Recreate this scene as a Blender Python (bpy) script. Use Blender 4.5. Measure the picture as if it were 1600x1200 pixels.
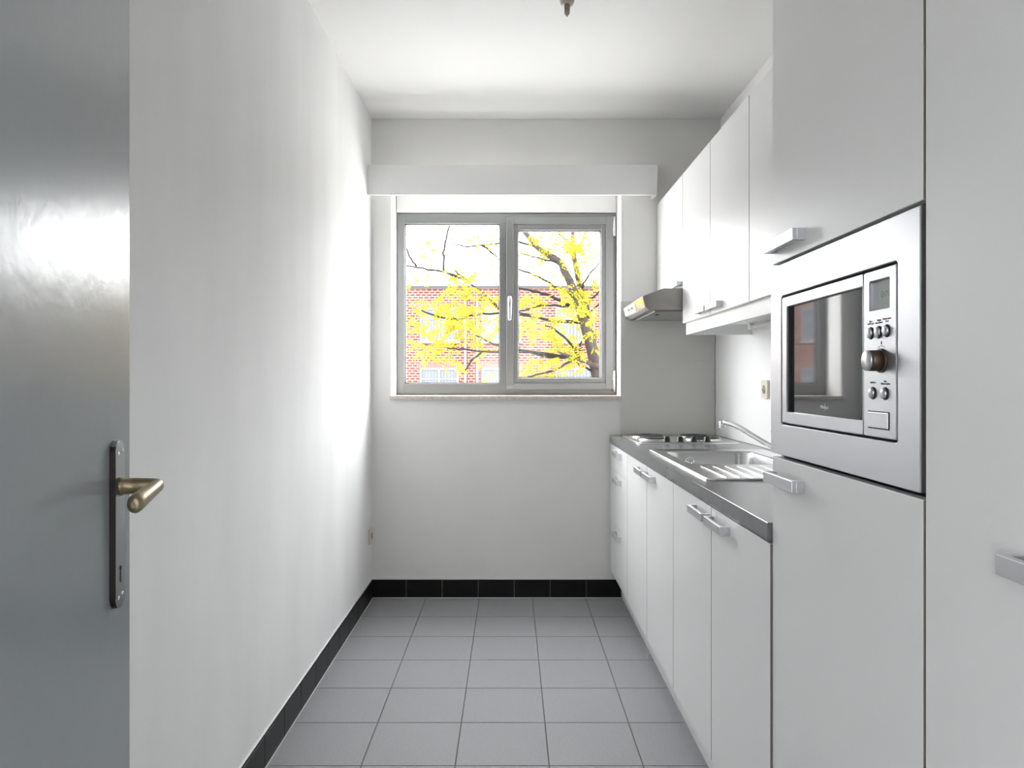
import bpy, bmesh, math, random
from mathutils import Vector, Matrix
random.seed(7)
S = bpy.context.scene
for o in list(bpy.data.objects): bpy.data.objects.remove(o)
COL = S.collection

# ------------------------------------------------------------------ camera
cam_d = bpy.data.cameras.new('camera'); cam = bpy.data.objects.new('camera', cam_d); COL.objects.link(cam)
EYE = 1.2294
cam.location = (0, 0, EYE); cam.rotation_euler = (math.pi/2, 0, 0)
cam_d.sensor_width = 36; cam_d.lens = 36*1168/1600
cam_d.shift_x = 2.2/1600; cam_d.shift_y = -6.3/1600
cam_d.clip_start = 0.02; cam_d.clip_end = 300
S.camera = cam

# ------------------------------------------------------------------ world, light, exposure
SKY = 21.0; XLH = -.93
w = bpy.data.worlds.new('overcast_sky'); S.world = w; w.use_nodes = True
bg = w.node_tree.nodes['Background']
bg.inputs[0].default_value = (0.97, 0.985, 1.0, 1); bg.inputs[1].default_value = SKY
def portal(name, loc, rot, sx, sy):
    d = bpy.data.lights.new(name, 'AREA'); d.shape = 'RECTANGLE'; d.size = sx; d.size_y = sy
    d.cycles.is_portal = True
    o = bpy.data.objects.new(name, d); COL.objects.link(o); o.location = loc; o.rotation_euler = rot
portal('kitchen_window_portal', (-.024, 4.56, 1.69), (-math.pi/2, 0, 0), 1.34, 1.1)
portal('hall_fill_portal', (XLH, -1.75, 1.4), (0, -math.pi/2, 0), 1.9, 1.3)  # portal of the added, unseen fill window in the hall
S.view_settings.view_transform = 'Standard'; S.view_settings.look = 'None'
S.view_settings.gamma = 1; S.view_settings.use_curve_mapping = False
S.view_settings.exposure = 0.14

# ------------------------------------------------------------------ materials
M = {}
def mat(name, col, rough=.5, metal=0, spec=.5, bump=None, var=None, coat=0):
    """bump=(scale, strength, stretch xyz), var=(scale, amount, stretch)"""
    m = bpy.data.materials.new(name); m.use_nodes = True
    nt = m.node_tree; b = nt.nodes['Principled BSDF']
    b.inputs['Base Color'].default_value = (*col, 1); b.inputs['Roughness'].default_value = rough
    b.inputs['Metallic'].default_value = metal; b.inputs['Specular IOR Level'].default_value = spec
    b.inputs['Coat Weight'].default_value = coat
    tc = nt.nodes.new('ShaderNodeTexCoord')
    def noise(scale, st, det=4):
        mp = nt.nodes.new('ShaderNodeMapping'); mp.inputs['Scale'].default_value = st
        nt.links.new(tc.outputs['Object'], mp.inputs['Vector'])
        n = nt.nodes.new('ShaderNodeTexNoise'); n.inputs['Scale'].default_value = scale; n.inputs['Detail'].default_value = det
        nt.links.new(mp.outputs[0], n.inputs['Vector']); return n
    if var:
        n = noise(var[0], var[2]); r = nt.nodes.new('ShaderNodeValToRGB')
        a = var[1]
        r.color_ramp.elements[0].position = .3; r.color_ramp.elements[1].position = .7
        r.color_ramp.elements[0].color = (*[c*(1-a) for c in col], 1)
        r.color_ramp.elements[1].color = (*[min(1, c*(1+a)) for c in col], 1)
        nt.links.new(n.outputs[0], r.inputs[0]); nt.links.new(r.outputs[0], b.inputs['Base Color'])
    if bump:
        n = noise(bump[0], bump[2], 6); bp = nt.nodes.new('ShaderNodeBump')
        bp.inputs['Strength'].default_value = bump[1]; bp.inputs['Distance'].default_value = .004
        nt.links.new(n.outputs[0], bp.inputs['Height']); nt.links.new(bp.outputs[0], b.inputs['Normal'])
    M[name] = m; return m
I3 = (1, 1, 1)
mat('plaster_left', (.91, .91, .905), .8, spec=.2, bump=(11, .26, (1, 1.2, .35)), var=(2.6, .035, (1, 1.5, .4)))
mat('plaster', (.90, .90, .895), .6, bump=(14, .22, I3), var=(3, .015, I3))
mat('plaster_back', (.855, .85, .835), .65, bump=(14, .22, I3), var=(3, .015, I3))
mat('ceiling_paint', (.90, .90, .895), .7, bump=(30, .1, I3))
mat('grout', (.15, .147, .14), .85)
mat('floor_tile', (.33, .333, .345), .5, spec=.22, bump=(220, .12, I3), var=(260, .12, I3))
mat('skirt_tile', (.009, .009, .010), .35, spec=.2)
mat('skirt_grout', (.42, .41, .39), .8)
mat('laminate', (.87, .87, .866), .38, spec=.28, bump=(260, .03, I3))
mat('carcass', (.30, .28, .25), .6); mat('carcass_white', (.82, .82, .81), .5)  # dark carcass tone stands in for the shade inside the door gaps
mat('panel_beige', (.66, .655, .62), .42)
mat('worktop', (.165, .168, .175), .2, spec=.9, var=(16, .06, I3))
mat('steel', (.72, .72, .73), .28, 1, bump=(160, .04, (1, .1, 6)))
mat('steel_sink', (.74, .74, .75), .22, 1)
mat('microwave_steel', (.60, .61, .635), .36, 1, bump=(240, .05, (1, .1, 5)))
mat('hood_steel', (.25, .24, .23), .34, 1)
mat('handle_metal', (.62, .63, .65), .34, 1)
mat('chrome', (.85, .85, .86), .08, 1)
mat('black_plastic', (.012, .012, .013), .35)
mat('dark_gap', (.01, .01, .01), .6)
mat('iron_plate', (.02, .02, .022), .5)
mat('alu_frame', (.26, .265, .265), .38, .35)
mat('alu_sash', (.30, .305, .30), .38, .35)
mat('gasket', (.015, .015, .015), .6)
mat('sill_stone', (.62, .56, .50), .25, var=(60, .15, I3))
mat('white_paint', (.86, .86, .85), .45)
mat('pelmet_paint', (.90, .90, .895), .5)
mat('door_paint', (.29, .315, .335), .24, bump=(26, .16, I3), coat=0)
mat('plate_metal', (.40, .41, .43), .28, 1)
mat('plate_side_shade', (.06, .05, .05), .35, 1)
mat('brass_old', (.34, .28, .18), .34, .95)
mat('ivory', (.72, .68, .58), .35)
mat('ivory_dark', (.34, .27, .17), .4)
mat('dark_hole', (.02, .018, .015), .7)
mat('print_grey', (.10, .10, .11), .6)
mat('logo_silver', (.65, .67, .68), .4, .2)
mat('lcd', (.12, .14, .15), .12)
mat('lcd_digit', (.17, .26, .19), .4)
mat('mw_glass', (.03, .034, .038), .03, spec=1.0)
mat('mw_inner', (.10, .105, .11), .05)
mat('knob_side', (.10, .075, .055), .4, .6)
mat('seam_shade', (.20, .185, .165), .6); mat('caulk', (.66, .65, .62), .7)
mat('glass_bulb', (.45, .4, .33), .06)
mat('lamp_white', (.85, .85, .83), .4)
mat('web', (.75, .74, .7), .8)
mat('bark', (.024, .020, .018), .9, spec=.02, var=(30, .3, (1, 1, .2)))
mat('twig', (.010, .0085, .008), .9, spec=.02)
mat('coping', (.03, .03, .031), .8, spec=.05)
mat('ext_white', (.088, .088, .09), .6, spec=.03)
mat('ext_pane', (.036, .043, .050), .15, spec=.15)
mat('ext_curtain', (.062, .065, .07), .8, spec=.02)
mat('ground', (.50, .49, .47), .9)

def glass_mat(name, refl=.05, tint=(1, 1, 1)):
    m = bpy.data.materials.new(name); m.use_nodes = True; nt = m.node_tree; nt.nodes.clear()
    out = nt.nodes.new('ShaderNodeOutputMaterial'); mx = nt.nodes.new('ShaderNodeMixShader')
    t = nt.nodes.new('ShaderNodeBsdfTransparent'); t.inputs[0].default_value = (*tint, 1)
    g = nt.nodes.new('ShaderNodeBsdfGlossy'); g.inputs['Roughness'].default_value = .02
    mx.inputs[0].default_value = refl
    nt.links.new(t.outputs[0], mx.inputs[1]); nt.links.new(g.outputs[0], mx.inputs[2]); nt.links.new(mx.outputs[0], out.inputs[0])
    M[name] = m
glass_mat('window_glass')
def leaf_mat(name, col):
    m = bpy.data.materials.new(name); m.use_nodes = True; nt = m.node_tree; nt.nodes.clear()
    out = nt.nodes.new('ShaderNodeOutputMaterial'); mx = nt.nodes.new('ShaderNodeMixShader')
    d = nt.nodes.new('ShaderNodeBsdfDiffuse'); d.inputs[0].default_value = (*col, 1)
    t = nt.nodes.new('ShaderNodeBsdfTranslucent'); t.inputs[0].default_value = (*col, 1)
    mx.inputs[0].default_value = .5
    nt.links.new(d.outputs[0], mx.inputs[1]); nt.links.new(t.outputs[0], mx.inputs[2]); nt.links.new(mx.outputs[0], out.inputs[0])
    M[name] = m
leaf_mat('leaf_yellow', (.150, .134, .015))
def brick_mat():
    m = bpy.data.materials.new('brick'); m.use_nodes = True; nt = m.node_tree; b = nt.nodes['Principled BSDF']
    b.inputs['Roughness'].default_value = .9; b.inputs['Specular IOR Level'].default_value = .03
    tc = nt.nodes.new('ShaderNodeTexCoord'); sx = nt.nodes.new('ShaderNodeSeparateXYZ'); cx = nt.nodes.new('ShaderNodeCombineXYZ')
    nt.links.new(tc.outputs['Object'], sx.inputs[0]); nt.links.new(sx.outputs[0], cx.inputs[0]); nt.links.new(sx.outputs[2], cx.inputs[1])
    br = nt.nodes.new('ShaderNodeTexBrick'); br.inputs['Scale'].default_value = 1
    br.inputs['Brick Width'].default_value = .30; br.inputs['Row Height'].default_value = .14; br.inputs['Mortar Size'].default_value = .028
    br.inputs['Color1'].default_value = (.056, .0175, .0132, 1); br.inputs['Color2'].default_value = (.040, .012, .009, 1)
    br.inputs['Mortar'].default_value = (.095, .072, .064, 1)
    nt.links.new(cx.outputs[0], br.inputs['Vector']); nt.links.new(br.outputs[0], b.inputs['Base Color'])
    M['brick'] = m
brick_mat()

# ------------------------------------------------------------------ mesh helpers
def wloc(o):
    v = Vector((0, 0, 0))
    while o: v = v + o.location; o = o.parent
    return v
class MB:
    def __init__(s): s.bm = bmesh.new()
    def box(s, x0, x1, y0, y1, z0, z1, bev=0, seg=2):
        r = bmesh.ops.create_cube(s.bm, size=1)
        vs = r['verts']
        for v in vs:
            v.co = Vector(((x0+x1)/2+v.co.x*(x1-x0), (y0+y1)/2+v.co.y*(y1-y0), (z0+z1)/2+v.co.z*(z1-z0)))
        if bev:
            es = list({e for v in vs for e in v.link_edges})
            bmesh.ops.bevel(s.bm, geom=es, offset=bev, segments=seg, affect='EDGES', profile=.5)
        return s
    def cyl(s, a, b, r0, r1=None, n=20, caps=True):
        r1 = r0 if r1 is None else r1
        return s.loft([(a, r0), (b, r1)], n, caps)
    def loft(s, rings, n=16, caps=True, smooth=True):
        """tube through (point, radius) along its path"""
        pts = [Vector(p) for p, _ in rings]; loops = []
        up = None
        for i, (p, r) in enumerate(rings):
            d = (pts[min(i+1, len(pts)-1)]-pts[max(i-1, 0)])
            if d.length < 1e-9: d = Vector((0, 0, 1))
            d.normalize()
            if up is None: up = d.orthogonal()
            up = (up-d*up.dot(d)).normalized(); sd = d.cross(up)
            loops.append([s.bm.verts.new(pts[i]+(up*math.cos(2*math.pi*k/n)+sd*math.sin(2*math.pi*k/n))*r) for k in range(n)])
        for a, b in zip(loops, loops[1:]):
            for k in range(n):
                f = s.bm.faces.new((a[k], a[(k+1) % n], b[(k+1) % n], b[k])); f.smooth = smooth
        if caps:
            s.bm.faces.new(list(reversed(loops[0]))); s.bm.faces.new(loops[-1])
        return s
    def lathe(s, o, ax, prof, n=28):
        """profile of (distance along ax, radius)"""
        ax = Vector(ax).normalized(); o = Vector(o); u = ax.orthogonal().normalized(); v = ax.cross(u); loops = []
        for t, r in prof:
            loops.append([s.bm.verts.new(o+ax*t+(u*math.cos(2*math.pi*k/n)+v*math.sin(2*math.pi*k/n))*max(r, 1e-5)) for k in range(n)])
        for a, b in zip(loops, loops[1:]):
            for k in range(n):
                f = s.bm.faces.new((a[k], a[(k+1) % n], b[(k+1) % n], b[k])); f.smooth = True
        s.bm.faces.new(list(reversed(loops[0]))); s.bm.faces.new(loops[-1])
        return s
    def prism(s, poly, axis, t0, t1, bev=0):
        """poly: 2D points in the two other axes (in xyz order), extruded along axis"""
        def P(p, t):
            return {'x': (t, p[0], p[1]), 'y': (p[0], t, p[1]), 'z': (p[0], p[1], t)}[axis]
        a = [s.bm.verts.new(P(p, t0)) for p in poly]; b = [s.bm.verts.new(P(p, t1)) for p in poly]; n = len(poly)
        fs = [s.bm.faces.new(a), s.bm.faces.new(list(reversed(b)))]
        for k in range(n): fs.append(s.bm.faces.new((a[k], b[k], b[(k+1) % n], a[(k+1) % n])))
        if bev:
            es = list({e for f in fs for e in f.edges})
            bmesh.ops.bevel(s.bm, geom=es, offset=bev, segments=2, affect='EDGES', profile=.5)
        return s
    def loops(s, ls, cap0=False, cap1=True, smooth=False):
        L = [[s.bm.verts.new(p) for p in l] for l in ls]; n = len(ls[0])
        for a, b in zip(L, L[1:]):
            for k in range(n):
                f = s.bm.faces.new((a[k], a[(k+1) % n], b[(k+1) % n], b[k])); f.smooth = smooth
        if cap0: s.bm.faces.new(list(reversed(L[0])))
        if cap1: s.bm.faces.new(L[-1])
        return s
    def build(s, name, material, parent=None, keep_normals=False):
        if not keep_normals: bmesh.ops.recalc_face_normals(s.bm, faces=s.bm.faces)
        co = [v.co for v in s.bm.verts]
        lo = Vector([min(c[i] for c in co) for i in range(3)]); hi = Vector([max(c[i] for c in co) for i in range(3)])
        org = Vector(((lo.x+hi.x)/2, (lo.y+hi.y)/2, lo.z))
        for v in s.bm.verts: v.co -= org
        me = bpy.data.meshes.new(name); s.bm.to_mesh(me); s.bm.free()
        me.materials.append(M[material])
        o = bpy.data.objects.new(name, me); COL.objects.link(o)
        o.location = org-(wloc(parent) if parent else Vector((0, 0, 0)))
        if parent: o.parent = parent
        return o
def rrect(x0, x1, y0, y1, r, z, n=6):
    pts = []
    for cx, cy, a in ((x1-r, y1-r, 0), (x0+r, y1-r, 90), (x0+r, y0+r, 180), (x1-r, y0+r, 270)):
        for k in range(n+1):
            t = math.radians(a+90*k/n); pts.append((cx+r*math.cos(t), cy+r*math.sin(t), z))
    return pts
def rr2(a0, a1, b0, b1, r, n=5):
    return [(p[0], p[1]) for p in rrect(a0, a1, b0, b1, r, 0, n)]
def bx(name, m, parent, *a, **k): return MB().box(*a, **k).build(name, m, parent)
def tag(o, label, cat, group=None):
    o['label'] = label; o['category'] = cat
    if group: o['group'] = group
    return o
def struct(o): o['kind'] = 'structure'; return o
def empty(name, loc, label=None, cat=None, group=None):
    o = bpy.data.objects.new(name, None); COL.objects.link(o); o.location = loc; o.empty_display_size = .05
    if label: tag(o, label, cat, group)
    return o
def dup(o, parent, loc):
    c = o.copy(); COL.objects.link(c); c.parent = parent
    c.location = Vector(loc)-(wloc(parent) if parent else Vector((0, 0, 0)))
    for ch in o.children: 
        d = ch.copy(); COL.objects.link(d); d.parent = c
    return c
def text(name, body, size, pos, material, parent, depth=.0003, align='CENTER', shear=0, bold=0):
    """lettering on a face that looks towards -X"""
    cu = bpy.data.curves.new(name, 'FONT'); cu.body = body; cu.size = size; cu.align_x = align; cu.align_y = 'CENTER'
    cu.extrude = depth; cu.shear = shear; cu.offset = bold; cu.space_line = .9
    t = bpy.data.objects.new('tmp', cu); COL.objects.link(t)
    me = bpy.data.meshes.new_from_object(t.evaluated_get(bpy.context.evaluated_depsgraph_get()))
    bpy.data.objects.remove(t)
    R = Matrix(((0, 0, -1), (-1, 0, 0), (0, 1, 0)))
    for v in me.vertices: v.co = R @ v.co
    me.materials.clear(); me.materials.append(M[material])
    o = bpy.data.objects.new(name, me); COL.objects.link(o); o.parent = parent
    o.location = Vector(pos)-wloc(parent)
    return o

# ------------------------------------------------------------------ dimensions (metres)
YW = 4.224; XL = -.787; XR = 1.185; ZC = 2.705
XF = .563; XT = .567; XU = .827
ZCT = .920
OX0, OX1, OZ0, OZ1 = -.675, .625, 1.118, 2.34     # window opening
YF = 4.425                                        # window frame plane
YD = .29                                          # wall with the doorway

# ------------------------------------------------------------------ setting
fl = struct(bx('floor', 'grout', None, XL-.1, XR+.1, -2.7, YW+.1, -.12, -.003))
SP = .3; C0 = -.7769
rows = [3.8826+.3+.3*k for k in range(-14, 1)]
xs = [C0+SP*k for k in range(6)]
ys = sorted(rows+[YW])
tile_cache = {}
def floor_tile(x0, x1, y0, y1):
    g = .0019
    key = (round(x1-x0, 3), round(y1-y0, 3))
    if key in tile_cache:
        o = tile_cache[key].copy(); COL.objects.link(o); o.parent = fl
        o.location = Vector(((x0+x1)/2, (y0+y1)/2, -.012))-wloc(fl)
    else:
        o = bx('floor_tile', 'floor_tile', fl, x0+g, x1-g, y0+g, y1-g, -.012, 0, bev=.0012)
        tile_cache[key] = o
for i in range(5):
    for j in range(len(ys)-1): floor_tile(xs[i], xs[i+1], ys[j], ys[j+1])

struct(bx('wall_left', 'plaster_left', None, XL-.12, XL, YD-.11, YW, 0, ZC))
wb = MB()
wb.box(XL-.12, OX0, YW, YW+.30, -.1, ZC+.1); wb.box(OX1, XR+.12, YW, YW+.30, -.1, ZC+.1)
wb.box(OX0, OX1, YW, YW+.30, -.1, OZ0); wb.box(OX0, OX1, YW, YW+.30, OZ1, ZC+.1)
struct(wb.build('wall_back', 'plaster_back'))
struct(bx('wall_right', 'plaster', None, XR, XR+.12, -2.7, YW, 0, ZC))
struct(bx('ceiling', 'ceiling_paint', None, XL-.12, XR+.12, -2.8, YW, ZC, ZC+.12))
wf = MB()
wf.box(XL, -.44, YD-.11, YD, 0, ZC); wf.box(.42, XR, YD-.11, YD, 0, ZC); wf.box(-.44, .42, YD-.11, YD, 2.06, ZC)
struct(wf.build('wall_front', 'plaster'))
struct(bx('wall_hall', 'plaster', None, XL-.12, XR+.12, -2.8, -2.7, 0, ZC))
hw = MB(); HY0, HY1, HZ0, HZ1 = -2.3, -1.2, .55, 2.3       # unseen hall behind the doorway, its window added for soft fill light
hw.box(XL-.12, XL, -2.7, HY0, 0, ZC); hw.box(XL-.12, XL, HY1, YD-.11, 0, ZC)
hw.box(XL-.12, XL, HY0, HY1, 0, HZ0); hw.box(XL-.12, XL, HY0, HY1, HZ1, ZC)
struct(hw.build('wall_hall_left', 'plaster'))
w2 = MB(); t = .06; xa, xb_ = XL-.09, XL-.03
w2.box(xa, xb_, HY0, HY0+t, HZ0, HZ1); w2.box(xa, xb_, HY1-t, HY1, HZ0, HZ1)
w2.box(xa, xb_, HY0+t, HY1-t, HZ0, HZ0+t); w2.box(xa, xb_, HY0+t, HY1-t, HZ1-t, HZ1); w2.box(xa, xb_, -1.78, -1.72, HZ0+t, HZ1-t)
w2o = struct(w2.build('hall_fill_window', 'alu_frame'))
for a, b in ((HY0+t, -1.78), (-1.72, HY1-t)): bx('pane', 'window_glass', w2o, XL-.063, XL-.057, a, b, HZ0+t, HZ1-t)

# skirting of black tiles
bb = struct(bx('baseboard_back', 'skirt_grout', None, XL, XF+.10, YW-.004, YW, 0, .1045))
joints = [-.781]+[(634.9+56.15*k-797.8)/276.5 for k in range(6)]+[.623]
for a, b in zip(joints, joints[1:]):
    bx('skirting_tile', 'skirt_tile', bb, a+.0013, b-.0013, YW-.0105, YW-.003, .004, .1015, bev=.001)
bl = struct(bx('baseboard_left', 'skirt_grout', None, XL, XL+.004, YD, YW-.011, 0, .1045))
yj = [2.364+.2045*k for k in range(-10, 9)]+[YW-.011]
st0 = None
for a, b in zip(yj, yj[1:]):
    if abs(b-a-.2045) < 1e-6 and st0:
        o = st0.copy(); COL.objects.link(o); o.parent = bl
        o.location = Vector(((XL+.003+XL+.0105)/2, (a+b)/2, .004))-wloc(bl)
    else:
        o = bx('skirting_tile', 'skirt_tile', bl, XL+.003, XL+.0105, a+.0013, b-.0013, .004, .1015, bev=.001)
        if abs(b-a-.2045) < 1e-6: st0 = o

bx('caulk_line', 'caulk', bb, XL+.011, .62, YW-.0135, YW-.0105, .0002, .004)
bx('caulk_line', 'white_paint', bb, XL+.004, .62, YW-.006, YW-.0001, .1046, .1075)
bx('caulk_line', 'caulk', bl, XL+.0105, XL+.0135, YD+.02, YW-.0135, .0002, .004)
bx('caulk_line', 'white_paint', bl, XL+.0001, XL+.006, YD+.02, YW-.006, .1046, .1075)
# ------------------------------------------------------------------ window
def PX(px, Y): return (px-797.8)/1168*Y
def PZ(py, Y): return EYE-(py-593.7)/1168*Y
win = struct(empty('window_1', (0, YF+.03, OZ0)))
fx0, fx1, fz0, fz1 = OX0+.002, OX1-.002, 1.148, 2.215
Yg = YF+.045
m0 = PX(780.5, YF); m1 = PX(797, YF)
def ringframe(mb, x0, x1, z0, z1, ix0, ix1, iz0, iz1, ya, yb, bev=.002):
    mb.box(x0, ix0, ya, yb, z0, z1, bev); mb.box(ix1, x1, ya, yb, z0, z1, bev)
    mb.box(ix0-.001, ix1+.001, ya, yb, iz1, z1, bev); mb.box(ix0-.001, ix1+.001, ya, yb, z0, iz0, bev); return mb
gx0, gx1, gz0, gz1 = PX(632, YF), m0, PZ(599, YF), PZ(349, YF)
fr = MB()
fr.box(fx0, gx0, YF, YF+.06, fz0, fz1, .002); fr.box(fx1-.03, fx1, YF, YF+.06, fz0, fz1, .002)
fr.box(gx0-.001, fx1-.029, YF, YF+.06, gz1, fz1, .002); fr.box(gx0-.001, fx1-.029, YF, YF+.06, fz0, gz0, .002)
fr.box(m0, m1+.02, YF, YF+.06, gz0-.001, gz1+.001, .002)
fo = fr.build('frame', 'alu_frame', win)
gk = MB(); ringframe(gk, gx0, gx1, gz0, gz1, gx0+.004, gx1-.004, gz0+.004, gz1-.004, YF+.012, YF+.05, 0)
gk.build('gasket', 'gasket', fo)
bx('pane', 'window_glass', win, gx0+.003, gx1-.003, Yg, Yg+.006, gz0+.003, gz1-.003)
YS = YF-.016
sx0, sx1, sz0, sz1 = PX(791.3, YS), PX(959, YS), PZ(608.5, YS), PZ(338.5, YS)
jx0, jx1, jz0, jz1 = PX(802.7, YS), PX(946.8, YS), PZ(598.7, YS), PZ(350.2, YS)
kx0, kx1, kz0, kz1 = PX(810, YS+.012), PX(939, YS+.012), PZ(590.3, YS+.012), PZ(359.5, YS+.012)
sm = MB(); ringframe(sm, sx0, sx1, sz0, sz1, jx0, jx1, jz0, jz1, YS, YF+.03, .003)
sash = sm.build('sash', 'alu_sash', win)
sm = MB(); ringframe(sm, jx0-.001, jx1+.001, jz0-.001, jz1+.001, kx0, kx1, kz0, kz1, YS+.012, YF+.04, .003)
sm.build('glazing_bead', 'alu_sash', sash)
sm = MB(); ringframe(sm, kx0, kx1, kz0, kz1, kx0+.004, kx1-.004, kz0+.004, kz1-.004, YS+.022, YF+.045, 0)
sm.build('gasket', 'gasket', sash)
bx('pane', 'window_glass', sash, kx0+.003, kx1-.003, Yg-.006, Yg, kz0+.003, kz1-.003)
# handle on the sash
hx = PX(796.5, YS); hz0, hz1 = PZ(503, YS), PZ(458, YS)
hm = MB(); hm.prism(rr2(hx-.017, hx+.017, hz0, hz1, .012), 'y', YS-.008, YS, .002)
hm.build('handle_plate', 'alu_frame', sash)
hm = MB(); hm.loft([((hx, YS-.005, hz1-.03), .011), ((hx, YS-.035, hz1-.03), .011), ((hx, YS-.042, hz1-.045), .012),
                    ((hx, YS-.046, hz0+.07), .0105), ((hx, YS-.044, hz0+.012), .009), ((hx, YS-.043, hz0+.006), .004)], 14)
hm.build('window_handle', 'handle_metal', sash)
for z0, z1 in ((PZ(368, YS), PZ(339, YS)), (PZ(611, YS), PZ(579, YS))):
    h_ = MB(); h_.cyl((fx1-.012, YS-.006, z0), (fx1-.012, YS-.006, z1), .0085, n=14)
    h_.cyl((fx1-.012, YS-.006, z0-.006), (fx1-.012, YS-.006, z0), .006, n=14)
    h_.box(sx1-.003, fx1-.010, YS-.003, YS+.004, z0+.012, z1-.012)
    h_.build('hinge', 'chrome', sash)
bx('shutter_box_cover', 'pelmet_paint', win, OX0+.002, OX1-.002, YF-.012, YF+.06, fz1+.003, OZ1-.002, bev=.001)
bx('frame_packing', 'alu_frame', win, OX0+.002, OX1-.002, YF+.004, YF+.055, OZ0+.022, fz0)
bx('window_sill', 'sill_stone', win, OX0-.004, OX1+.004, YW-.022, YF+.02, OZ0, OZ0+.0215, bev=.002)

# curtain pelmet above the window
pm = MB(); py0 = 4.105; pz0, pz1 = 2.2465, 2.411; px1 = .8065
pm.box(XL+.003, px1, py0, py0+.014, pz0, pz1, .001); pm.box(px1-.014, px1, py0+.014, YW-.002, pz0, pz1, .001)
pe = tag(empty('window_pelmet', (0, py0, pz0)), 'long white board pelmet mounted across the wall above the window', 'pelmet')
pb = pm.build('pelmet_board', 'pelmet_paint', pe)
bx('curtain_rail', 'white_paint', pe, XL+.02, px1-.03, 4.155, 4.175, pz1-.05, pz1-.03)
for xx in (-.6, 0, .6): bx('bracket', 'white_paint', pe, xx-.01, xx+.01, py0+.014, YW-.001, pz1-.03, pz1-.022)

# ------------------------------------------------------------------ splash panels
tag(bx('splash_panel', 'panel_beige', None, .620, 1.152, YW-.011, YW, ZCT+.001, 1.672, bev=.001),
    'beige grey splash panel behind the hob on the window wall', 'splash panel')
tag(bx('splash_panel', 'laminate', None, 1.155, XR-.0005, 1.64, YW, ZCT+.001, 1.495, bev=.001),
    'pale splash panel on the side wall behind the sink and tap', 'splash panel')

# ------------------------------------------------------------------ cabinet parts
def handle_mesh():
    L = .164; mb = MB()
    # a squared U: bar with two returns, protruding 26 mm towards -X
    mb.box(-.026, -.016, -L/2, L/2, 0, .023, .0008)
    mb.box(-.0165, 0, -L/2, -L/2+.011, 0, .023, .0006); mb.box(-.0165, 0, L/2-.011, L/2, 0, .023, .0006)
    bmesh.ops.recalc_face_normals(mb.bm, faces=mb.bm.faces)
    me = bpy.data.meshes.new('handle'); mb.bm.to_mesh(me); mb.bm.free(); me.materials.append(M['handle_metal']); return me
HM = handle_mesh()
def handle(parent, x, y, z):
    o = bpy.data.objects.new('handle', HM); COL.objects.link(o); o.parent = parent; o.location = Vector((x, y, z))-wloc(parent); return o
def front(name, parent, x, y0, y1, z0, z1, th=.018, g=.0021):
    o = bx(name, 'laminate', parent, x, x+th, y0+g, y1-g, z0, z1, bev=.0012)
    o.data.materials.append(M['seam_shade'])
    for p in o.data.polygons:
        if abs(p.normal.y) > .9: p.material_index = 1  # door edges coloured dark to paint shade into the seams
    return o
def carcass(parent, x0, x1, y0, y1, z0, z1, top=True, t=.016):
    c = MB(); c.box(x0, x1, y0+.0005, y0+t, z0, z1); c.box(x0, x1, y1-t, y1-.0005, z0, z1)
    c.box(x0, x1, y0+t, y1-t, z0, z0+t); c.box(x1-.006, x1, y0+t, y1-t, z0+t, z1)
    if top: c.box(x0, x1-.006, y0+t, y1-t, z1-t, z1)
    return c.build('carcass', 'carcass', parent)

SE = [3.61, 3.089, 2.588, 2.098, 1.6192]
ZB, ZD = .160, .873
Xc = XF+.0195
cb = tag(empty('drawer_cabinet', (.87, 3.91, .1)), 'white base cabinet with three drawers under the hob by the window wall', 'cabinet', 'white base cabinets')
carcass(cb, Xc, XR-.004, SE[0], YW-.012, ZB, ZD+.005, top=False)
for z0, z1, zh in ((.7395, ZD, .829), (.4515, .7365, .690), (ZB, .4485, .401)):
    d = front('drawer_front', cb, XF, SE[0], YW-.012, z0, z1); handle(d, XF, 3.89, zh)
def two_door(y1, ym, y0, label):
    e = tag(empty('base_cabinet', (.87, (y0+y1)/2, .1)), label, 'cabinet', 'white base cabinets')
    carcass(e, Xc, XR-.004, y0, y1, ZB, ZD+.005, top=False)
    d = front('door', e, XF, ym, y1, ZB, ZD); handle(d, XF, ym+.015+.082, .828)
    d = front('door', e, XF, y0, ym, ZB, ZD); handle(d, XF, ym-.013-.082, .828)
two_door(SE[0], SE[1], SE[2], 'white two-door base cabinet between the drawers and the cabinet under the draining board')
two_door(SE[2], SE[3], SE[4], 'white two-door base cabinet standing against the tall microwave housing')
tag(bx('plinth', 'laminate', None, XF+.065, XF+.081, YD+.12, YW-.012, 0.0005, ZB-.002), 'white recessed plinth board running under the kitchen cabinets', 'plinth')

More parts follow.
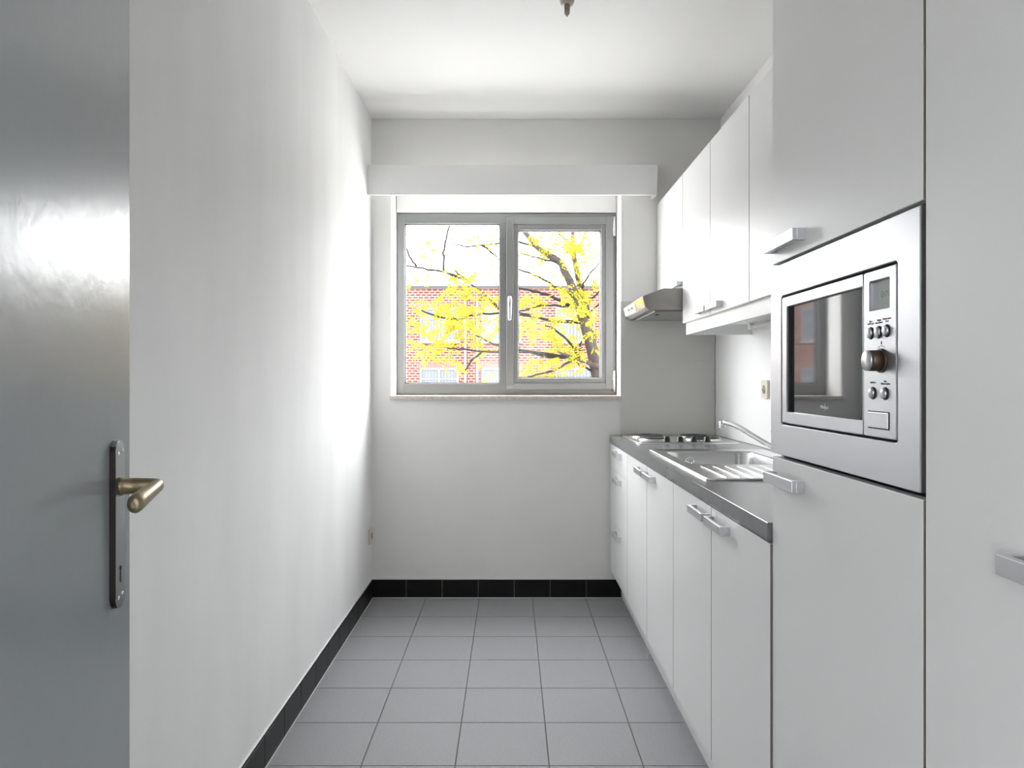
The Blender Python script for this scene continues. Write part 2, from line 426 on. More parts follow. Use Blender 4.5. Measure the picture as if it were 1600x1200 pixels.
# worktop with a cut-out for the sink
SX0, SX1, SY0, SY1 = .604, 1.104, 2.298, 3.285
wt = MB(); a, b = XF-.006, 1.1545; z0, z1 = ZCT-.040, ZCT
y0, y1 = SE[4]+.004, YW-.0115
cx0, cx1, cy0, cy1 = SX0+.015, SX1-.015, SY0+.015, SY1-.015
def grid_slab(bm_, X, Y, hole, z0, z1):
    top = {}; bot = {}
    for i, x in enumerate(X):
        for j, y in enumerate(Y): top[i, j] = bm_.verts.new((x, y, z1)); bot[i, j] = bm_.verts.new((x, y, z0))
    solid = lambda i, j: 0 <= i < 3 and 0 <= j < 3 and (i, j) != hole
    for i in range(3):
        for j in range(3):
            if not solid(i, j): continue
            bm_.faces.new((top[i, j], top[i+1, j], top[i+1, j+1], top[i, j+1]))
            bm_.faces.new((bot[i, j], bot[i, j+1], bot[i+1, j+1], bot[i+1, j]))
            for (di, dj, p, q) in ((-1, 0, (i, j), (i, j+1)), (1, 0, (i+1, j+1), (i+1, j)), (0, -1, (i+1, j), (i, j)), (0, 1, (i, j+1), (i+1, j+1))):
                if not solid(i+di, j+dj): bm_.faces.new((top[p], top[q], bot[q], bot[p]))
grid_slab(wt.bm, [a, cx0, cx1, b], [y0, cy0, cy1, y1], (1, 1), z0, z1)
es = [e for e in wt.bm.edges if all(abs(v.co.x-a) < 1e-6 for v in e.verts) and abs(e.verts[0].co.z-e.verts[1].co.z) < 1e-6]
bmesh.ops.bevel(wt.bm, geom=es, offset=.003, segments=3, affect='EDGES', profile=.5)
tag(wt.build('worktop', 'worktop'), 'dark grey laminate worktop running from the window wall to the microwave housing', 'worktop')

# ------------------------------------------------------------------ sink
sk = tag(empty('kitchen_sink', ((SX0+SX1)/2, (SY0+SY1)/2, ZCT)), 'stainless steel inset sink with basin and ribbed draining board in the worktop', 'sink')
BX0, BX1, BY0, BY1 = .668, 1.030, 2.735, 3.235
zr = ZCT+.006
ls = [rrect(SX0, SX1, SY0, SY1, .03, ZCT+.0005), rrect(SX0+.001, SX1-.001, SY0+.001, SY1-.001, .03, zr-.001), rrect(SX0+.005, SX1-.005, SY0+.005, SY1-.005, .028, zr),
      rrect(SX0+.013, SX1-.013, SY0+.013, SY1-.013, .024, zr), rrect(SX0+.02, SX1-.02, SY0+.02, SY1-.02, .02, zr-.004),
      rrect(BX0-.012, BX1+.012, BY0-.012, BY1+.012, .07, zr-.004), rrect(BX0-.004, BX1+.004, BY0-.004, BY1+.004, .065, zr-.006), rrect(BX0, BX1, BY0, BY1, .06, zr-.014),
      rrect(BX0+.006, BX1-.006, BY0+.006, BY1-.006, .058, ZCT-.12), rrect(BX0+.016, BX1-.016, BY0+.016, BY1-.016, .055, ZCT-.142),
      rrect(BX0+.04, BX1-.04, BY0+.04, BY1-.04, .05, ZCT-.15)]
sb = MB().loops(ls, smooth=True); sb.build('basin_and_rim', 'steel_sink', sk)
rib0 = None
for k in range(9):
    x = SX0+.075+k*.043
    if rib0 is None:
        rib0 = MB().loft([((x, SY0+.045, zr-.0055), .0015), ((x, SY0+.055, zr-.0045), .0024), ((x, BY0-.07, zr-.0045), .0024), ((x, BY0-.06, zr-.0055), .0015)], 8).build('drainer_rib', 'steel_sink', sk)
    else:
        o = rib0.copy(); COL.objects.link(o); o.parent = sk; o.location.x += k*.043
MB().lathe(((BX0+BX1)/2, (BY0+BY1)/2, ZCT-.150), (0, 0, 1), [(0, .045), (.003, .044), (.004, .036), (.001, .03), (.001, .01), (.006, .009), (.007, 0.0)]).build('drain', 'chrome', sk)
ov = MB().lathe((BX0+.105, BY1-.004, ZCT-.045), (0, -1, 0), [(0, .022), (.003, .021), (.004, .016), (.002, .014), (.002, 0)]).build('overflow', 'chrome', sk)

# ------------------------------------------------------------------ tap
tp = tag(empty('mixer_tap', (1.06, 2.66, zr)), 'chrome mixer tap with a long swivel spout at the back of the sink', 'tap')
MB().lathe((1.06, 2.66, zr-.0042), (0, 0, 1), [(0, .032), (.0028, .032), (.004, .030), (.004, 0)]).build('tap_ledge', 'steel_sink', sk)
MB().lathe((1.06, 2.66, zr+.0003), (0, 0, 1), [(0, .026), (.006, .026), (.009, .022), (.05, .021), (.075, .022), (.09, .019), (.096, .008)]).build('body', 'chrome', tp)
P_ = [(1.045, 2.675, .952, .013), (1.02, 2.71, .960, .0115), (.985, 2.76, .972, .0105), (.95, 2.81, .997, .010), (.92, 2.86, 1.021, .0098), (.893, 2.905, 1.043, .0096), (.873, 2.945, 1.055, .0095),
      (.857, 2.972, 1.060, .0095), (.846, 2.99, 1.058, .0095)]
MB().loft([((x, y, z), r) for x, y, z, r in P_], 16).build('spout', 'chrome', tp)
MB().lathe((.846, 2.988, 1.066), (0, 0, -1), [(0, .007), (.002, .0125), (.026, .0125), (.028, .011), (.030, .0)]).build('aerator', 'chrome', tp)
MB().loft([((1.06, 2.67, 1.012), .013), ((1.04, 2.72, 1.016), .009), ((1.0, 2.82, 1.030), .006), ((.992, 2.842, 1.034), .0045)], 12).build('lever', 'chrome', tp)

# ------------------------------------------------------------------ hob
hb = tag(empty('hob', (.865, 3.87, ZCT)), 'stainless steel hob with four round plates and black knobs by the window wall', 'hob')
hx0, hx1, hy0, hy1 = .612, 1.114, 3.612, 4.135
ls = [rrect(hx0, hx1, hy0, hy1, .03, ZCT+.0006), rrect(hx0+.001, hx1-.001, hy0+.001, hy1-.001, .03, ZCT+.003), rrect(hx0+.008, hx1-.008, hy0+.008, hy1-.008, .026, ZCT+.007),
      rrect(hx0+.02, hx1-.02, hy0+.02, hy1-.02, .022, ZCT+.008), rrect(hx0+.032, hx1-.032, hy0+.032, hy1-.032, .02, ZCT+.004)]
MB().loops(ls, smooth=True).build('top_plate', 'steel_sink', hb)
for x, y, r in ((.735, 3.845, .0725), (.985, 3.845, .085), (.735, 4.025, .088), (.985, 4.025, .0725)):
    p = MB().lathe((x, y, ZCT+.004), (0, 0, 1), [(0, r), (.010, r-.001), (.011, r-.004), (.011, r*.3), (.009, r*.28), (.009, 0)], 36).build('hot_plate', 'iron_plate', hb)
    MB().lathe((x, y, ZCT+.003), (0, 0, 1), [(0, r+.010), (.004, r+.009), (.0075, r+.003), (.0075, r+.0005), (0, r+.0005)], 36).build('trim_ring', 'chrome', p)
for k in range(4):
    x = .772+.0665*k
    kb = MB().lathe((x, 3.695, ZCT+.004), (0, 0, 1), [(0, .0175), (.004, .0175), (.006, .0155), (.022, .0145), (.025, .012), (.0255, 0)], 24).build('knob', 'black_plastic', hb)
    bx('knob_grip', 'black_plastic', kb, x-.003, x+.003, 3.695-.0135, 3.695+.0135, ZCT+.027, ZCT+.032, bev=.001)

# ------------------------------------------------------------------ wall cabinets
UE = [3.595, 3.097, 2.593, 2.105, 1.622]; ZUB, ZUT = 1.501, 2.2193
Xu = XU+.0195
c1 = tag(empty('wall_cabinet', (1.0, 3.9, 1.68)), 'short white wall cabinet with one door above the cooker hood', 'cabinet', 'white wall cabinets')
carcass(c1, Xu, XR-.002, UE[0], YW-.002, 1.678, ZUT)
d = front('door', c1, XU, UE[0], YW-.004, 1.676, ZUT); handle(d, XU, UE[0]+.02+.082, 1.685)
def upper(y1, ym, y0, label):
    e = tag(empty('wall_cabinet', (1.0, (y0+y1)/2, ZUB)), label, 'cabinet', 'white wall cabinets')
    carcass(e, Xu, XR-.002, y0, y1, ZUB+.018, ZUT)
    bx('bottom_panel', 'carcass_white', e, Xu, XR-.002, y0+.001, y1-.001, ZUB+.012, ZUB+.0178)
    d = front('door', e, XU, ym, y1, ZUB, ZUT); handle(d, XU, ym+.013+.082, ZUB+.016)
    d = front('door', e, XU, y0, ym, ZUB, ZUT); handle(d, XU, ym-.013-.082, ZUB+.016)
upper(UE[0], UE[1], UE[2], 'tall white two-door wall cabinet right beside the cooker hood')
upper(UE[2], UE[3], UE[4], 'white wall cabinet running in behind the tall microwave housing')
lp = tag(empty('light_pelmet', (1.0, 2.6, 1.448)), 'white pelmet board hanging under the wall cabinets beside the hood', 'pelmet')
bx('front_board', 'laminate', lp, XU+.016, XU+.034, UE[4]+.002, UE[0]-.004, 1.446, ZUB+.0115, bev=.001)
bx('end_board', 'laminate', lp, XU+.034, 1.1545, UE[0]-.020, UE[0]-.004, 1.446, 1.4945, bev=.001)
ul = tag(empty('tube_lamp', (1.11, 2.9, 1.46)), 'slim white tube lamp fixed under the wall cabinets', 'lamp')
bx('housing', 'lamp_white', ul, 1.095, 1.135, 2.5, 3.47, 1.4905, ZUB+.0115, bev=.003)
MB().cyl((1.112, 2.53, 1.474), (1.112, 3.44, 1.474), .008, n=16).build('tube', 'lamp_white', ul)
for y0_ in (2.5, 3.44): bx('end_cap', 'lamp_white', ul, 1.100, 1.124, y0_, y0_+.03, 1.462, 1.492, bev=.004)

# ------------------------------------------------------------------ cooker hood
hd = tag(empty('cooker_hood', (.85, 3.9, 1.566)), 'grey metal cooker hood with slanted front above the hob', 'cooker hood')
hy0, hy1 = UE[0]+.003, YW-.014
prof = [(.636, 1.633), (.738, 1.671), (1.14, 1.671), (1.14, 1.566), (.668, 1.566), (.648, 1.580)]
MB().prism(prof, 'y', hy0, hy1, .0012).build('canopy', 'hood_steel', hd)
# slanted front strip with controls
A_ = Vector((.636, 0, 1.633)); E_ = Vector((.648, 0, 1.580)); nrm = Vector((-(A_.z-E_.z), 0, (A_.x-E_.x))).normalized()
def strip(name, m, ya, yb, s0, s1, t0, t1, parent):
    p = [A_.lerp(E_, s)+nrm*t for s, t in ((s0, t0), (s1, t0), (s1, t1), (s0, t1))]
    return MB().prism([(v.x, v.z) for v in p], 'y', ya, yb).build(name, m, parent)
cp = strip('control_panel', 'steel', hy0+.24, hy1-.004, .06, .94, .0005, .003, hd)
strip('trim_panel', 'chrome', hy0+.004, hy0+.225, .06, .94, .0005, .003, hd)
for ya in (hy0+.30, hy0+.40):
    q = strip('switch_plate', 'white_paint', ya, ya+.07, .25, .75, .003, .0045, cp)
    strip('switch_slot', 'black_plastic', ya+.012, ya+.058, .42, .58, .0045, .0075, cp)
fm = MB(); fm.box(.70, 1.10, hy0+.03, hy1-.03, 1.560, 1.5655)
flt = fm.build('grease_filter', 'alu_frame', hd)
bx('filter_latch', 'black_plastic', flt, .73, .745, hy0+.16, hy0+.22, 1.556, 1.560)
bx('lamp_cover', 'lamp_white', hd, 1.0, 1.08, hy0+.2, hy0+.36, 1.557, 1.5598)

# ------------------------------------------------------------------ tall housing with the microwave
Y2, Y1 = 1.0265, 1.6184
MZ0, MZ1 = 1.0735, 1.4702
tc = tag(empty('tall_cabinet', (.87, 1.32, .1)), 'tall white housing cabinet with a door above and below the built-in microwave', 'cabinet', 'tall white cabinets')
g = MB(); xx0, xx1 = XT+.0195, XR-.004
g.box(xx0, xx1, Y2-.002, Y2+.014, .16, ZUT); g.box(xx0, xx1, Y1-.016, Y1, .16, ZUT)
g.box(xx0, xx1, Y2+.014, Y1-.016, .16, .176); g.box(xx0, xx1, Y2+.014, Y1-.016, ZUT-.016, ZUT)
g.box(xx0, xx1, Y2+.014, Y1-.016, 1.045, 1.061); g.box(xx0, xx1, Y2+.014, Y1-.016, 1.482, 1.498); g.box(xx1-.006, xx1, Y2+.014, Y1-.016, .176, ZUT-.016)
g.build('carcass', 'carcass', tc)
d = front('door', tc, XT, Y2, Y1, ZB, 1.0645, g=.0005); handle(d, XT, Y1-.015-.082, 1.0115)
d = front('door', tc, XT, Y2, Y1, 1.4775, ZUT, g=.0005); handle(d, XT, Y1-.018-.082, 1.4990)

mw = tag(empty('microwave', (.8, 1.32, MZ0)), 'built-in stainless steel microwave with dark glass door in the tall housing', 'microwave')
I0, I1, J0, J1 = 1.088, 1.5555, 1.137, 1.4035        # recess in the surround
sm = MB()
def yz_ring(mb, o, i, ro, ri, xa, xb):
    """plate in the YZ plane with a rounded opening; front at xa"""
    def L(b, r, x): return [(x, p[0], p[1]) for p in rr2(b[0], b[1], b[2], b[3], r, 5)]
    return mb.loops([L(o, ro, xb), L(o, ro, xa+.0015), L((o[0]+.0015, o[1]-.0015, o[2]+.0015, o[3]-.0015), ro, xa), L((i[0]-.0015, i[1]+.0015, i[2]-.0015, i[3]+.0015), ri, xa), L(i, ri, xa+.0015), L(i, ri, xb)], cap1=False)
yz_ring(sm, (Y2+.001, Y1-.001, MZ0, MZ1), (I0, I1, J0, J1), .002, .008, XT-.004, XT+.016)
sur = sm.build('surround', 'microwave_steel', mw)
bx('casing', 'dark_gap', mw, XT+.0165, XT+.40, Y2+.03, Y1-.03, 1.085, 1.46)
gp = .004; DV = 1.194
cpn = MB(); yz_ring(cpn, (I0+gp, DV-.0008, J0+gp, J1-gp), (1.1125, 1.1735, 1.338, 1.3825), .003, .002, XT-.0035, XT+.010)
cpn = cpn.build('control_panel', 'microwave_steel', mw)
dm = MB(); yz_ring(dm, (DV+.0008, I1-gp, J0+gp, J1-gp), (DV+.003, 1.526, 1.164, 1.3785), .003, .003, XT-.0035, XT+.012)
dm = dm.build('door_frame', 'microwave_steel', mw)
bx('door_glass', 'mw_glass', dm, XT+.0035, XT+.0115, DV+.002, 1.527, 1.163, 1.3795).rotation_euler.z = -.0075
bx('display', 'lcd', cpn, XT+.003, XT+.0095, 1.1118, 1.1742, 1.3373, 1.3832)
text('display_digits', '0:00', .016, (XT+.0029, 1.139, 1.3605), 'lcd_digit', cpn)
text('logo', 'Whirlpool', .0085, (XT+.0033, 1.3590, 1.1795), 'logo_silver', dm, bold=.0001)
lg = MB(); lg.loft([((XT+.0032, 1.3590-u*.001, 1.1795+v*.001), r_) for u, v, r_ in ((3, 8, .0002), (5, 5, .0004), (4.5, 1, .0005), (2, -3, .0005), (-1.5, -6, .0004), (-5, -7.5, .0002))], 6); lg.build('logo_swoosh', 'logo_silver', dm)
bx('recess_shade', 'dark_gap', dm, XT-.0010, XT+.0034, 1.5215, 1.5259, 1.1645, 1.378)  # black strip standing for the shadow on the door recess side
xb = XT-.0035
def button(y, z):
    MB().lathe((xb+.0005, y, z), (-1, 0, 0), [(0, .0098), (.0012, .0098), (.0012, .0)]).build('button_rim', 'dark_gap', cpn)
    MB().lathe((xb-.0008, y, z), (-1, 0, 0), [(0, .0082), (.003, .008), (.0042, .0065), (.0048, .003), (.005, 0)]).build('button', 'microwave_steel', cpn)
for y, z, s in ((1.169, 1.3025, 'Micro.\nGrill/Combi.'), (1.1435, 1.3025, 'Weight\nTime Defrost'), (1.1190, 1.3030, 'Kitchen Timer\nClock'),
                (1.1620, 1.209, 'Stop/Clear'), (1.1240, 1.209, 'Start\n+30Sec./Confirm')):
    button(y, z); text('button_text', s, .0042, (xb-.0001, y, z+.0165), 'print_grey', cpn)
kc = (1.136, 1.2587)
MB().lathe((xb+.0003, *kc), (-1, 0, 0), [(0, .0185), (.003, .0185), (.0035, .0175), (.0035, 0)]).build('knob_base', 'knob_side', cpn)
kn = MB().lathe((xb-.0030, *kc), (-1, 0, 0), [(0, .0162), (.018, .0158), (.018, 0)]).build('knob', 'knob_side', cpn)
MB().lathe((xb-.0208, *kc), (-1, 0, 0), [(0, .0159), (.002, .0157), (.0035, .0142), (.0037, .0)]).build('knob_cap', 'handle_metal', cpn)
ring = MB(); ring.loft([((xb-.0001, kc[0]+.0225*math.cos(t), kc[1]+.0225*math.sin(t)), .0004) for t in [math.radians(a_) for a_ in range(62, 119, 4)]], 6); ring.build('knob_mark', 'print_grey', cpn)
bx('knob_mark', 'print_grey', cpn, xb-.0004, xb+.0003, kc[0]-.0013, kc[0]+.0013, kc[1]+.0245, kc[1]+.0295)
ob = MB(); yz_ring(ob, (1.1120, 1.1775, 1.1540, 1.1815), (1.1135, 1.1760, 1.1555, 1.1800), .002, .001, xb-.0006, xb+.001); ob.build('button_gap', 'dark_gap', cpn)
bx('door_button', 'microwave_steel', cpn, xb-.0022, xb+.001, 1.1138, 1.1757, 1.1558, 1.1797, bev=.0008)

# tall fridge housing
fc = tag(empty('tall_cabinet', (.87, .72, .1)), 'tall white cabinet with one full-height door beside the microwave housing', 'cabinet', 'tall white cabinets')
F0, F1 = .420, 1.0205
carcass(fc, XT+.0195, XR-.004, F0, F1-.002, .16, ZUT)
d = front('door', fc, XT-.001, F0, F1, ZB, ZUT, g=.001); handle(d, XT-.001, .8334-.082, 1.0130)

# ------------------------------------------------------------------ sockets
def socket_plate(name, label, c, nx, m='ivory'):
    """80 mm plate on a wall facing nx (+1 or -1 along X)"""
    x, y, z = c; e = tag(empty(name, c), label, 'socket')
    pl = MB(); pl.prism(rr2(y-.041, y+.041, z-.041, z+.041, .006), 'x', *(sorted((x, x+nx*.011))), .002); pl.build('plate', m, e)
    MB().lathe((x+nx*.0105, y, z), (nx, 0, 0), [(0, .0235), (.001, .0235), (.0015, .021), (.0015, 0)]).build('insert_ring', m, e)
    MB().lathe((x+nx*.0118, y, z), (nx, 0, 0), [(0, .020), (.0006, .020), (.0006, 0)]).build('socket_well', 'ivory_dark', e)
    for dz in (-.0095, .0095): MB().cyl((x+nx*.0121, y, z+dz), (x+nx*.0129, y, z+dz), .0028, n=10).build('pin_hole', 'dark_hole', e)
    MB().cyl((x+nx*.0121, y+.010, z), (x+nx*.019, y+.010, z), .0024, n=10).build('earth_pin', 'steel', e)
socket_plate('wall_socket', 'ivory power socket on the splash panel above the sink', (1.155, 3.375, 1.187), -1)
socket_plate('wall_socket', 'ivory power socket low on the left wall near the window corner', (XL, 4.172, .360), 1)

# ------------------------------------------------------------------ ceiling lamp fitting
LX, LY = .170, 2.25
cl = tag(empty('ceiling_lamp', (LX, LY, ZC)), 'bare lamp holder with small clear bulb hanging from the ceiling', 'lamp')
MB().lathe((LX, LY, ZC), (0, 0, -1), [(0, .045), (.012, .044), (.022, .03), (.026, .008)]).build('canopy', 'lamp_white', cl)
MB().cyl((LX, LY, ZC-.02), (LX, LY, 2.41), .004, n=10).build('cord', 'lamp_white', cl)
MB().lathe((LX, LY, 2.425), (0, 0, -1), [(0, .010), (.01, .02), (.04, .0225), (.055, .022), (.0665, .0185), (.0665, .006)]).build('holder', 'ivory', cl)
MB().lathe((LX, LY, 2.362), (0, 0, -1), [(0, .0085), (.018, .0085), (.018, .004)]).build('bulb_cap', 'brass_old', cl)
MB().lathe((LX, LY, 2.345), (0, 0, -1), [(0, .0072), (.008, .0085), (.014, .0075), (.019, .003), (.021, .0015), (.023, .0005)]).build('bulb', 'glass_bulb', cl)

# ------------------------------------------------------------------ open door
DX = -.575
dr = struct(bx('door_1', 'door_paint', None, DX-.04, DX, YD+.003, 1.129, .008, 2.05, bev=.0015))
py, pzt, pzb = 1.062, 1.1437, .9054; TH = math.radians(9.5); piv = Vector((DX, 1.129, 0))
lp_ = MB(); lp_.prism(rr2(py-.0185, py+.0185, pzb, pzt, .017, 7), 'x', DX, DX+.0085, .0015)
lk = lp_.build('lock_plate', 'plate_metal', dr); lk.data.materials.append(M['plate_side_shade'])
for p in lk.data.polygons:
    if p.normal.x < .4 and p.normal.z < .5: p.material_index = 1  # dark hall reflection put into the colour of the plate sides
for zz in (pzt-.017, pzb+.017):
    for dy in (-.008, .008):
        MB().lathe((DX+.0085, py+dy, zz+dy*.2), (1, 0, 0), [(0, .0032), (.0008, .003), (.0012, .001), (.0012, 0)], 12).build('screw', 'chrome', lk)
kh = MB(); kh.cyl((DX+.008, py, .962), (DX+.0092, py, .962), .0034, n=12); kh.box(DX+.008, DX+.0092, py-.0014, py+.0014, .944, .962); kh.box(DX+.008, DX+.0092, py-.0022, py+.0022, .942, .947)
kh.build('keyhole', 'dark_hole', lk)
hz = 1.078
MB().lathe((DX+.0085, py, hz), (1, 0, 0), [(0, .0135), (.004, .0135), (.005, .0118), (.02, .0115), (.045, .0105), (.052, .0095)]).build('handle_stem', 'brass_old', lk)
# flat paddle lever pointing towards the hinge side
lv = MB()
A0, A1 = Vector((-.5045, 1.070, 1.0785)), Vector((-.4935, .978, 1.0655)); ls = []
for u, hh, th in ((-.06, .004, .003), (-.04, .0075, .006), (0, .0095, .0078), (.3, .0105, .0085), (.6, .0118, .0095), (.85, .0130, .0105), (.93, .0128, .0102), (.97, .0112, .009), (.995, .008, .0065), (1.005, .004, .003)):
    c = piv+Matrix.Rotation(-TH, 3, 'Z') @ (A0.lerp(A1, u)-piv)
    ls.append([(c.x+th*math.cos(t_), c.y, c.z+hh*math.sin(t_)) for t_ in [2*math.pi*k/16 for k in range(16)]])
lv.loops(ls, cap0=True, cap1=True, smooth=True); lv.build('lever', 'brass_old', lk)
for zz in (.25, 1.05, 1.8): MB().cyl((DX+.004, YD+.004, zz), (DX+.004, YD+.004, zz+.09), .007, n=12).build('hinge', 'plate_metal', dr)

dr.rotation_euler.z = TH     # opened past the right angle
dr.location = piv+Matrix.Rotation(TH, 3, 'Z') @ (dr.location-piv)

# cobweb threads under the base cabinet doors
cw = MB()
def thread(pts): cw.loft([(p, .0004) for p in pts], 4)
x_, y_ = XF+.03, 3.16
thread([(x_, 3.33, .158), (x_-.005, 3.28, .09), (x_-.01, 3.2, .06), (x_-.02, 3.14, .02)])
for k in range(7):
    t_ = k*.9; thread([(x_-.012, 3.19, .055), (x_-.012+.02*math.cos(t_), 3.19+.03*math.cos(t_*1.7), .055+.03*math.sin(t_))])
thread([(x_, 2.80, .158), (x_-.004, 2.78, .12), (x_-.006, 2.76, .11)]); thread([(x_, 2.66, .158), (x_-.004, 2.655, .10), (x_-.01, 2.64, .09), (x_-.012, 2.65, .108)])
cwo = cw.build('cobweb', 'web'); cwo['kind'] = 'stuff'
tag(cwo, 'wispy pale cobweb threads hanging below the white base cabinet doors', 'cobweb')

# ------------------------------------------------------------------ outside: ground, brick house, tree
GZ = -3.4
tag(bx('ground', 'ground', None, -60, 60, -40, 90, GZ-.2, GZ), 'grey paved ground outside below the window', 'ground')['kind'] = 'structure'
BY = 40.0; MP = BY/1168
RZ = EYE+143.5*MP
hs = tag(empty('brick_house', (0, BY, GZ)), 'red brick row house with white windows across the street', 'building')
bx('wall', 'brick', hs, -30, 30, BY, BY+9, GZ, RZ)
bx('coping', 'coping', hs, -30.1, 30.1, BY-.12, BY+9.1, RZ, RZ+.14)
lin = {}
def ext_window(x0, x1, z0, z1, n):
    key = (round(x1-x0, 2), round(z1-z0, 2), n); t = .1; y = BY
    if key in lin:
        src = lin[key]; o = dup(src, hs, ((x0+x1)/2, BY-.03, z0)); return
    f = MB(); f.box(x0, x0+t, y-.06, y, z0, z1); f.box(x1-t, x1, y-.06, y, z0, z1); f.box(x0+t, x1-t, y-.06, y, z1-t, z1); f.box(x0+t, x1-t, y-.06, y, z0, z0+t)
    for k in range(1, n):
        xm = x0+(x1-x0)*k/n; f.box(xm-.055, xm+.055, y-.06, y, z0+t, z1-t)
    if z1-z0 > 1.7: f.box(x0+t, x1-t, y-.055, y, z1-.62, z1-.54)
    o = f.build('window', 'ext_white', hs); o.location = Vector(((x0+x1)/2, BY-.03, z0))-wloc(hs)
    p = bx('pane', 'ext_pane', o, x0+t, x1-t, y-.02, y, z0+t, z1-t); p.location = Vector(((x0+x1)/2, y-.01, z0+t))-Vector(((x0+x1)/2, BY-.03, z0))
    c = MB(); W = x1-x0-2*t; nn = int(W/.16)
    for k in range(nn):
        if k % max(3, nn//n) == 0: continue
        xa = x0+t+W*(k+.2)/nn; c.box(xa, xa+W/nn*.55, y-.028, y-.021, z0+t, z1-t-.05)
    cc = c.build('curtain', 'ext_curtain', o); cl_ = cc.location.copy()
    bx('sill', 'ext_white', o, x0-.1, x1+.1, y-.16, y, z0-.09, z0)
    bx('lintel', 'brick_soldier', o, x0-.2, x1+.2, y-.012, y, z1+.005, z1+.27)
    lin[key] = o
def soldier():
    m = M['brick'].copy(); m.name = 'brick_soldier'; M['brick_soldier'] = m
    br = [n for n in m.node_tree.nodes if n.type == 'TEX_BRICK'][0]; br.inputs['Brick Width'].default_value = .09; br.inputs['Row Height'].default_value = .3; br.offset = 0
    br.inputs['Color1'].default_value = (.052, .0165, .013, 1); br.inputs['Color2'].default_value = (.040, .0125, .010, 1)
soldier()
for zt, zb in ((EYE+112.5*MP, EYE+60*MP), (EYE+18.5*MP, EYE-34*MP), (EYE-75*MP, EYE-120*MP)):
    for x0, x1, n in ((-27.6, -25.3, 2), (-22.0, -19.7, 2), (-15.9, -13.75, 2), (-10.2, -8.1, 2), (-4.86, -2.78, 2), (-1.55, .55, 2), (2.4, 4.5, 2), (7.0, 9.1, 2), (12.6, 14.7, 2), (18.2, 20.3, 2), (24, 26.1, 2)):
        ext_window(x0, x1, zb, zt, n)
for x in (-2.42, -1.78, 10.8, -12.0): bx('downpipe', 'ext_white', hs, x-.06, x+.06, BY-.14, BY-.02, GZ, RZ-.5)

# tree: limbs follow polylines, leaf sprays droop from the twigs
TY = 8.2
def T(px, py, dy=0):
    return Vector((PX(px, TY), TY+dy, PZ(py, TY)))
tr = tag(empty('yellow_tree', (PX(948, TY), TY, GZ)), 'autumn tree with yellow feathery leaves outside the window', 'tree')
def limb(name, pts, r0, r1, m, n=9):
    P = []
    for i in range(len(pts)-1):
        for k in range(4): P.append(pts[i].lerp(pts[i+1], k/4))
    P.append(pts[-1]); N = len(P)
    for i in range(1, N-1): P[i] = P[i]+Vector((random.uniform(-1, 1), random.uniform(-1, 1), random.uniform(-1, 1)))*.006
    return MB().loft([(p, r0+(r1-r0)*i/(N-1)) for i, p in enumerate(P)], n).build(name, m, tr)
base = Vector((PX(950, TY), TY, GZ))
limb('trunk', [base, Vector((PX(946, TY), TY, -1)), T(938, 610), T(914, 505), T(893, 447), T(877, 412), T(838, 380, .2), T(815, 345, .3), T(800, 280, .5), T(792, 180, .6)], .075, .012, 'bark', 12)
limb('trunk', [Vector((PX(955, TY), TY+.1, GZ)), T(950, 640, .15), T(934, 552, .25), T(919, 472, .3), T(905, 420, .3), T(898, 375, .35), T(902, 300, .4), T(890, 200, .5)], .062, .010, 'bark', 12)
limb('trunk', [T(935, 575, -.1), T(912, 565, -.2), T(880, 556, -.3), T(868, 552, -.4)], .03, .008, 'bark')
br = [
 [(914, 505, 0), (850, 500, -.1), (779, 485, -.3), (759, 468, -.35), (733, 446, -.4), (715, 432, -.4)],
 [(733, 446, -.4), (700, 435, -.5), (669, 430, -.5), (636, 427, -.6), (610, 430, -.6)],
 [(700, 435, -.5), (699, 407, -.5), (703, 385, -.45), (708, 360, -.4), (712, 330, -.4)],
 [(838, 380, .2), (800, 372, .1), (780, 380, 0), (753, 386, -.1), (728, 388, -.1), (708, 384, -.1)],
 [(660, 427, -.5), (650, 412, -.5), (643, 398, -.5), (634, 390, -.5)],
 [(753, 386, -.1), (768, 396, -.1), (780, 408, -.1)],
 [(850, 500, -.1), (800, 492, -.2), (755, 494, -.3), (735, 497, -.3), (719, 503, -.3)],
 [(883, 559, -.3), (830, 552, -.3), (777, 541, -.3), (745, 527, -.3)],
 [(830, 552, -.3), (755, 551, -.4), (725, 548, -.4), (703, 546, -.4)],
 [(893, 461, 0), (870, 450, 0), (853, 440, -.1), (830, 430, -.1), (813, 424, -.1), (790, 415, -.1)],
 [(890, 478, 0), (860, 464, -.1), (835, 457, -.1), (813, 452, -.1), (795, 455, -.1)],
 [(893, 481, 0), (870, 480, -.2), (846, 480, -.2), (813, 489, -.2), (795, 495, -.2)],
 [(910, 565, -.1), (904, 558, -.1), (886, 534, -.2), (865, 517, -.2), (850, 510, -.2)],
 [(904, 558, -.1), (905, 540, -.1), (912, 524, -.1)],
 [(932, 584, 0), (905, 570, -.1), (883, 559, -.2)],
 [(883, 559, -.2), (857, 559, -.3), (835, 555, -.3), (813, 548, -.3)],
 [(909, 450, 0), (915, 437, 0), (923, 426, 0), (936, 412, 0), (950, 395, 0)],
 [(877, 412, 0), (860, 408, 0), (838, 400, .1), (813, 394, .1)],
 [(898, 375, .3), (880, 360, .3), (868, 350, .3)],
 [(919, 472, .2), (930, 462, .1), (945, 448, .1)],
 [(900, 560, -.3), (860, 580, -.4), (830, 588, -.4), (805, 592, -.4)],
 [(913, 500, 0), (925, 485, -.1), (940, 470, -.1)],
 [(720, 503, -.3), (690, 500, -.35), (665, 490, -.4)],
 [(755, 551, -.4), (740, 565, -.4), (730, 580, -.4)],
]
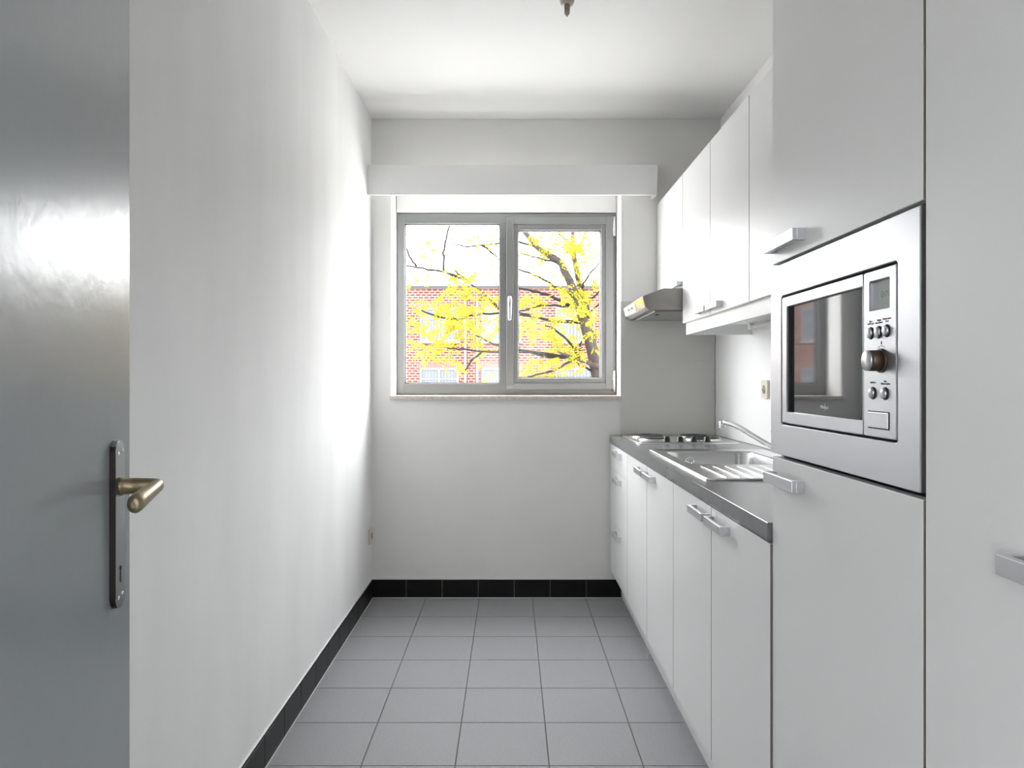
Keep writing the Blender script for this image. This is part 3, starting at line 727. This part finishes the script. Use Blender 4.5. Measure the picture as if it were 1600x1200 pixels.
for i, p in enumerate(br): limb('branch', [T(*q) for q in p], .019 if i in (0, 7, 9, 10, 12, 15) else .013, .0075, 'twig', 7)
CL = [(663,386,14),(750,385,10),(683,372,9),(722,372,6),(770,392,7),(757,372,8),(650,440,9),(675,425,8),(712,428,15),(725,452,22),(700,466,17),(740,428,12),(765,425,6),(672,475,11),(655,500,13),(668,514,10),(690,488,10),
 (720,508,20),(745,515,18),(700,530,16),(645,535,9),(675,545,12),(702,560,12),(703,572,7),(735,540,12),(755,480,10),(770,470,10),(770,512,12),(760,545,8),(778,585,8),(715,480,14),(735,490,14),(690,515,12),
 (840,370,12),(860,385,15),(880,380,15),(895,395,17),(907,385,15),(926,392,14),(885,362,11),(915,372,12),(850,358,9),(890,415,11),(932,430,9),(850,420,7),(870,435,8),(900,460,17),(911,475,13),(905,450,12),(895,476,12),(830,470,14),(815,475,11),
 (845,475,9),(870,460,9),(882,495,8),(912,495,10),(932,490,8),(850,510,15),(835,520,15),(860,520,12),(835,500,10),(815,518,8),(870,545,15),(886,545,14),(896,555,12),(865,560,12),(820,570,13),(835,580,13),
 (855,575,12),(815,588,9),(845,590,10),(912,570,8),(825,355,7),(900,355,8),(930,360,7),(870,365,8),(815,395,5),(835,430,5),(915,520,8),(925,545,8),(940,520,9),(890,525,9),(800,470,8),(795,530,10),(790,500,10)]
extra = []
for k in range(90):
    a_ = random.uniform(0, 6.28); rr = random.uniform(.6, 2.2)
    px_, py_ = 880+rr*146*math.cos(a_)*.9, 330-abs(rr*146*math.sin(a_))-random.uniform(0, 60)
    extra.append((px_, py_, random.uniform(9, 18)))
for k in range(40): extra.append((random.uniform(640, 960), random.uniform(615, 760), random.uniform(9, 16)))
V = []; F = []
def leaflet(p, d, n, L, W):
    s = d.cross(n).normalized(); i = len(V)
    V.extend([p, p+d*L*.45+s*W, p+d*L, p+d*L*.45-s*W]); F.append((i, i+1, i+2, i+3))
def spray(c):
    """one pinnate leaf"""
    a_ = random.uniform(0, 6.283); d = Vector((math.cos(a_), math.sin(a_)*.7, random.uniform(-.75, .15))).normalized()
    n = Vector((random.uniform(-.5, .5), random.uniform(-1, -.2), random.uniform(.1, 1))).normalized()
    L = random.uniform(.11, .19); m = random.randint(5, 7); p = c.copy()
    for k in range(m):
        p = p+d*(L/m); d = (d+Vector((0, 0, -.10))).normalized(); s = d.cross(n).normalized()
        for sg in (-1, 1):
            dd = (d*.45+s*sg+Vector((0, 0, -.45))*random.uniform(.3, 1)).normalized()
            nn = (n+Vector((random.uniform(-.5, .5), random.uniform(-.5, .5), random.uniform(-.5, .5)))).normalized()
            leaflet(p, dd, nn, random.uniform(.032, .046), random.uniform(.0085, .0115))
    leaflet(p, d, n, .042, .011)
for (px_, py_, r) in CL+extra:
    c = T(px_, py_, random.uniform(-.55, .1)); R_ = r/142
    for k in range(max(2, int(r*r*.056))):
        v = Vector((random.gauss(0, .5), random.gauss(0, .8), random.gauss(0, .5)))*R_
        spray(c+v)
me = bpy.data.meshes.new('foliage'); org = wloc(tr)
me.from_pydata([v-org for v in V], [], F); me.materials.append(M['leaf_yellow'])
fo_ = bpy.data.objects.new('foliage', me); COL.objects.link(fo_); fo_.parent = tr; fo_['kind'] = 'stuff'
